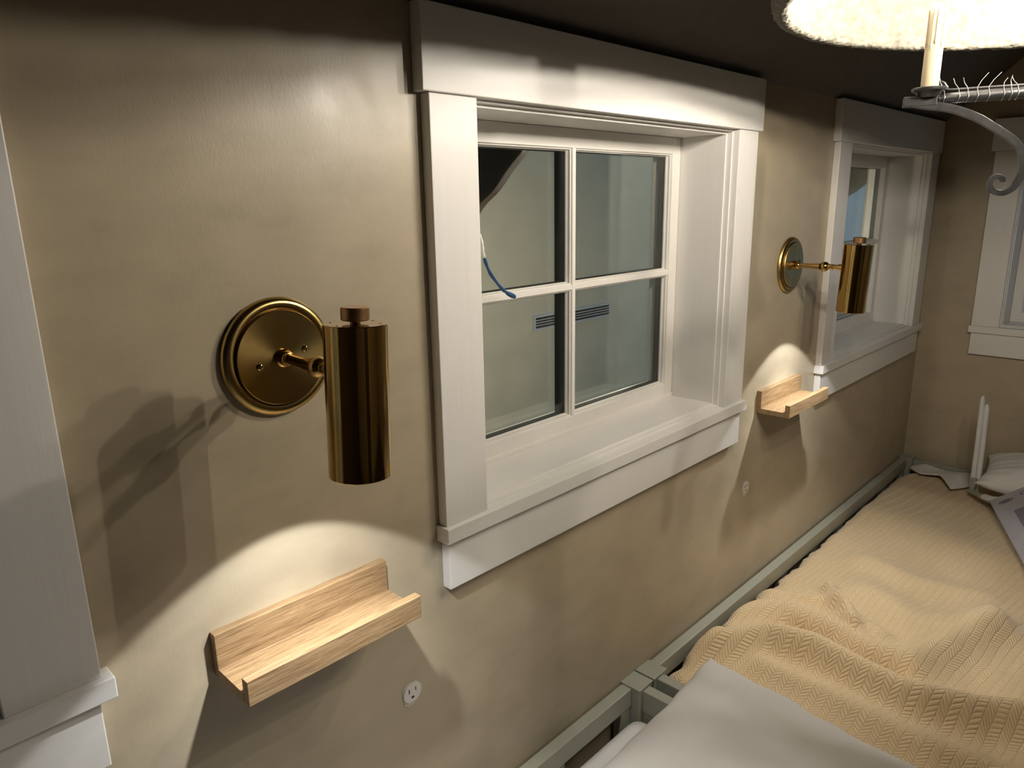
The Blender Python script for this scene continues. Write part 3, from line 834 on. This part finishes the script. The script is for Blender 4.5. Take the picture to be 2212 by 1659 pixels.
# pillows
def pillow(name, loc, rot, sx, sy, T, label, seed=1, wr=0.004, pinch=2.6, support=None):
    n = 56
    rnd = random.Random(seed)
    ph = [rnd.uniform(0, 6.28) for _ in range(8)]
    def P(u, v, side):
        x, y = u * sx / 2, v * sy / 2
        # edges draw in between the corners
        x *= 1 - 0.045 * (1 - abs(v) ** 2) * abs(u) ** 3
        y *= 1 - 0.045 * (1 - abs(u) ** 2) * abs(v) ** 3
        t = T / 2 * max(0, 1 - abs(u) ** pinch) ** 0.55 * max(0, 1 - abs(v) ** pinch) ** 0.55
        ed = max(abs(u), abs(v))
        w_ = wr * (math.sin(7 * u + 4 * v + ph[0]) * math.sin(5 * v - 3 * u + ph[1]) + 0.5 * math.sin(17 * u * v + 9 * u + ph[2]) * ed ** 3 + 0.35 * math.sin(25 * math.atan2(v, u + 1e-6) + ph[3]) * ed ** 6)
        return (x, y, side * t + w_ + 0.0012 * side)
    vs, fs = [], []
    for side in (1, -1):
        base = len(vs)
        for j in range(n + 1):
            for i in range(n + 1):
                u = -1 + 2 * i / n; v = -1 + 2 * j / n
                u = math.copysign(1 - (1 - abs(u)) ** 1.25, u); v = math.copysign(1 - (1 - abs(v)) ** 1.25, v)
                vs.append(P(u, v, side))
        for j in range(n):
            for i in range(n):
                a = base + j * (n + 1) + i
                q = (a, a + 1, a + n + 2, a + n + 1)
                fs.append(q if side > 0 else q[::-1])
    off = (n + 1) ** 2
    per = [i for i in range(n + 1)] + [(j + 1) * (n + 1) - 1 for j in range(1, n + 1)] + [n * (n + 1) + i for i in range(n - 1, -1, -1)] + [j * (n + 1) for j in range(n - 1, 0, -1)]
    for a, b in zip(per, per[1:] + per[:1]):
        fs.append((a, a + off, b + off, b))
    # bring to world, rest the underside on what carries it, then store relative to the pillow's base
    from mathutils import Euler
    mw = Matrix.Translation(loc) @ Euler(rot).to_matrix().to_4x4()
    half = len(vs) // 2
    wv_ = [mw @ Vector(p) for p in vs]
    for i in range(half):
        lo, hi = wv_[half + i], wv_[i]
        f = support(lo.x, lo.y)
        if lo.z < f: lo.z = f
        if hi.z < lo.z + 0.002: hi.z = lo.z + 0.002
    base = Vector((loc[0], loc[1], min(p.z for p in wv_)))
    m = MB(); m.add([p - base for p in wv_], fs)
    o = m.build(name, 'sheet', smooth=180)
    o.location = base
    return tag(o, label, 'pillow', 'white pillows')
pillow('pillow', (0.262, -0.440, -0.533), (math.radians(3), math.radians(-5), math.radians(-2)), 0.70, 0.60, 0.17, 'large white pillow in the foreground lying over the sage rails', 5, 0.005,
       support=lambda x, y: -0.615 + 0.061 * max(0, min(1, (x - 0.40) / 0.075)))
pillow('pillow', (2.362, -0.690, -0.500), (math.radians(0), math.radians(-4), math.radians(4)), 0.30, 0.76, 0.16, 'far white pillow at the end of the yellow blanket', 9, 0.004,
       support=lambda x, y: -0.572 + 0.016 * max(0, min(1, (x - 2.42) / 0.03)))

# folded sheet corner beside the far pillow
vs, fs = [], []
n1, n2 = 30, 14
for j in range(n2 + 1):
    for i in range(n1 + 1):
        u, v = i / n1, j / n2
        ax, ay = 2.452 - 0.02 * v, -0.054 - 0.236 * u
        tip = max(0, 1 - abs(u - 0.78) / 0.26)
        wdt = 0.075 * min(1, u / 0.25 + 0.15) * (0.35 + 0.65 * v * 0 + 0.65) + 0.105 * tip
        x = ax - v * wdt
        z = -0.573 + 0.005 * math.sin(9 * u + 3 * v) - 0.018 * max(0, 0.2 - u) / 0.2 + 0.014 * tip * (1 - abs(2 * v - 1))
        vs.append((x, ay, z))
for j in range(n2):
    for i in range(n1):
        a = j * (n1 + 1) + i
        fs.append((a, a + 1, a + n1 + 2, a + n1 + 1))
m = MB(); m.add(vs, fs)
so = m.build('folded_sheet', 'sheet', smooth=180)
md = so.modifiers.new('thickness', 'SOLIDIFY'); md.thickness = 0.006; md.offset = 0
tag(so, 'white sheet corner folded over the end of the yellow blanket', 'sheet')

# ------------------------------------------------------------------ folded bed guard lying on the blanket
GB = Vector((2.250, -0.304, -0.570))
g = empty('bed_guard', GB)
P1 = Vector((2.160, -0.383, -0.562)) - GB
al = Vector((-0.932, -0.362, 0)).normalized()
wv = (Vector((0.36, -0.93, 0)) * 0.82 + Vector((0, 0, 0.57))).normalized()
nv = al.cross(wv).normalized()
if nv.z < 0: nv = -nv
def slab(name, mat, a0, a1, b0, b1, t0, t1):
    m = MB()
    c = [P1 + al * a + wv * b + nv * t for t in (t0, t1) for a, b in ((a0, b0), (a1, b0), (a1, b1), (a0, b1))]
    m.add(c, [(0, 1, 2, 3), (4, 5, 6, 7), (0, 1, 5, 4), (1, 2, 6, 5), (2, 3, 7, 6), (3, 0, 4, 7)])
    return m.build(name, mat, g, bevel=0.003)
cl = slab('fabric_panel', 'guardcloth', 0.0, 1.0, 0.0, 0.24, 0.0, 0.014)
slab('mesh_window', 'guardmesh', 0.145, 0.92, 0.05, 0.21, 0.0125, 0.0155)
def ring_mark(a, b, ra, rb):
    m = MB()
    pts = [P1 + al * (a + ra * math.cos(t * math.pi / 10)) + wv * (b + rb * math.sin(t * math.pi / 10)) + nv * 0.0142 for t in range(20)]
    m.tube(pts + [pts[0]], 0.0014, 5, cap=False)
    m.build('printed_mark', 'mark', cl)
ring_mark(0.055, 0.045, 0.010, 0.022); ring_mark(0.055, 0.045, 0.004, 0.012); ring_mark(0.045, 0.105, 0.011, 0.013)
for dx, dy, zt in ((0.0, 0.0, 0.362), (0.003, -0.016, 0.335)):
    m = MB(); m.tube([(dx, dy, 0.012), (dx + 0.001, dy + 0.003, 0.18), (dx + 0.002, dy + 0.007, zt - 0.01), (dx + 0.002, dy + 0.007, zt)], [0.0085, 0.0085, 0.0085, 0.004], 12)
    m.build('support_tube', 'guardtube', g, smooth=50)
m = MB(); m.tube([(0, -0.004, -0.002), (0, -0.005, 0.06)], 0.0125, 12)
m.build('hinge_socket', 'guardgrey', g, smooth=50, bevel=0.001)
m = MB(); m.tube([(0.006, 0.004, 0.006), (-0.035, -0.034, 0.008), (-0.075, -0.072, 0.010)], [0.012, 0.0115, 0.010], 8, squash=(0.7, 1.2))
m.build('hinge_bar', 'guardgrey', g, smooth=50)
m = MB(); m.tube([(-0.050, -0.050, 0.014), (-0.075, -0.085, 0.020), (-0.080, -0.120, 0.034)], [0.014, 0.016, 0.012], 8, squash=(0.7, 1.2))
m.build('hinge_knuckle', 'guardtube', g, smooth=50)
tag(g, 'white folding bed guard with grey fabric lying on the yellow blanket', 'bed guard')

# ------------------------------------------------------------------ outside: eave brackets, wall vent
def bracket(x, label):
    root = empty('eave_bracket', (x, WT, 0.7))
    m = MB()
    low, up = [], []
    for i in range(25):
        y = WT + (0.56 - WT) * i / 24
        zz = 0.934 - 0.885 * y + 0.0045 * math.sin(26 * y) + 0.003 * math.sin(61 * y + 1)
        low.append((y - WT, zz - 0.7)); up.append((y - WT, 1.083 - SLOPE * y - 0.7))
    m.prism(low + up[::-1], 0.0, 0.028, lambda p, q, a: (a, p, q))
    m.build('rafter_tail', 'timber', root, bevel=0.003)
    tag(root, label, 'bracket', 'rafter tails outside')
bracket(0.600, 'dark live-edge rafter tail seen through the middle window')
bracket(3.05, 'grey slanting rafter tail seen through the corner window')

vr = empty('wall_vent', (2.30, 1.60, -0.110))
VW, VH = 0.650, 0.080
m = MB(); m.rect_loops(-VW / 2, VW / 2, -VH / 2, VH / 2, [(0, 0.0), (0.001, -0.012), (0.013, -0.012), (0.014, 0.0)])
m.build('vent_frame', 'ventmetal', vr)
m = MB(); m.box(-VW / 2 + 0.010, VW / 2 - 0.010, -0.002, 0.0, -VH / 2 + 0.010, VH / 2 - 0.010)
m.build('vent_recess', 'hole', vr)
for i in range(3):
    zc = -VH / 2 + 0.013 + (VH - 0.026) * (i + 1) / 4
    m = MB(); m.box(-VW / 2 + 0.012, VW / 2 - 0.012, -0.0105, -0.002, zc - 0.0022, zc + 0.0022)
    m.build('louvre', 'ventmetal', vr)
tag(vr, 'long grey slotted vent on the stucco wall outside the middle window', 'vent')

# unseen lantern added on the house wall to brighten the stucco across the passage
ln = empty('added_fill_lantern', (1.20, WT, 0.28))
m = MB(); m.box(-0.05, 0.05, 0.0, 0.012, -0.08, 0.08); m.build('lantern_plate', 'iron', ln, bevel=0.002)
m = MB(); m.tube([(0, 0.01, 0.05), (0, 0.05, 0.065), (0, 0.075, 0.05)], 0.006, 8); m.build('lantern_arm', 'iron', ln, smooth=60)
m = MB(); m.lathe([(0, 0.055), (0.02, 0.05), (0.055, 0.02), (0.052, 0.015), (0, 0.03)], 24, lambda r, a, h: (r * math.cos(a), 0.075 + r * math.sin(a), h)); m.build('lantern_cap', 'iron', ln, smooth=40)
m = MB(); m.lathe([(0, 0.02), (0.022, 0.012), (0.028, -0.015), (0.018, -0.04), (0, -0.045)], 20, lambda r, a, h: (r * math.cos(a), 0.075 + r * math.sin(a), h)); m.build('lantern_bulb', 'fillbulb', ln, smooth=60)
tag(ln, 'unseen iron lantern added outside to light the stucco wall', 'lantern')
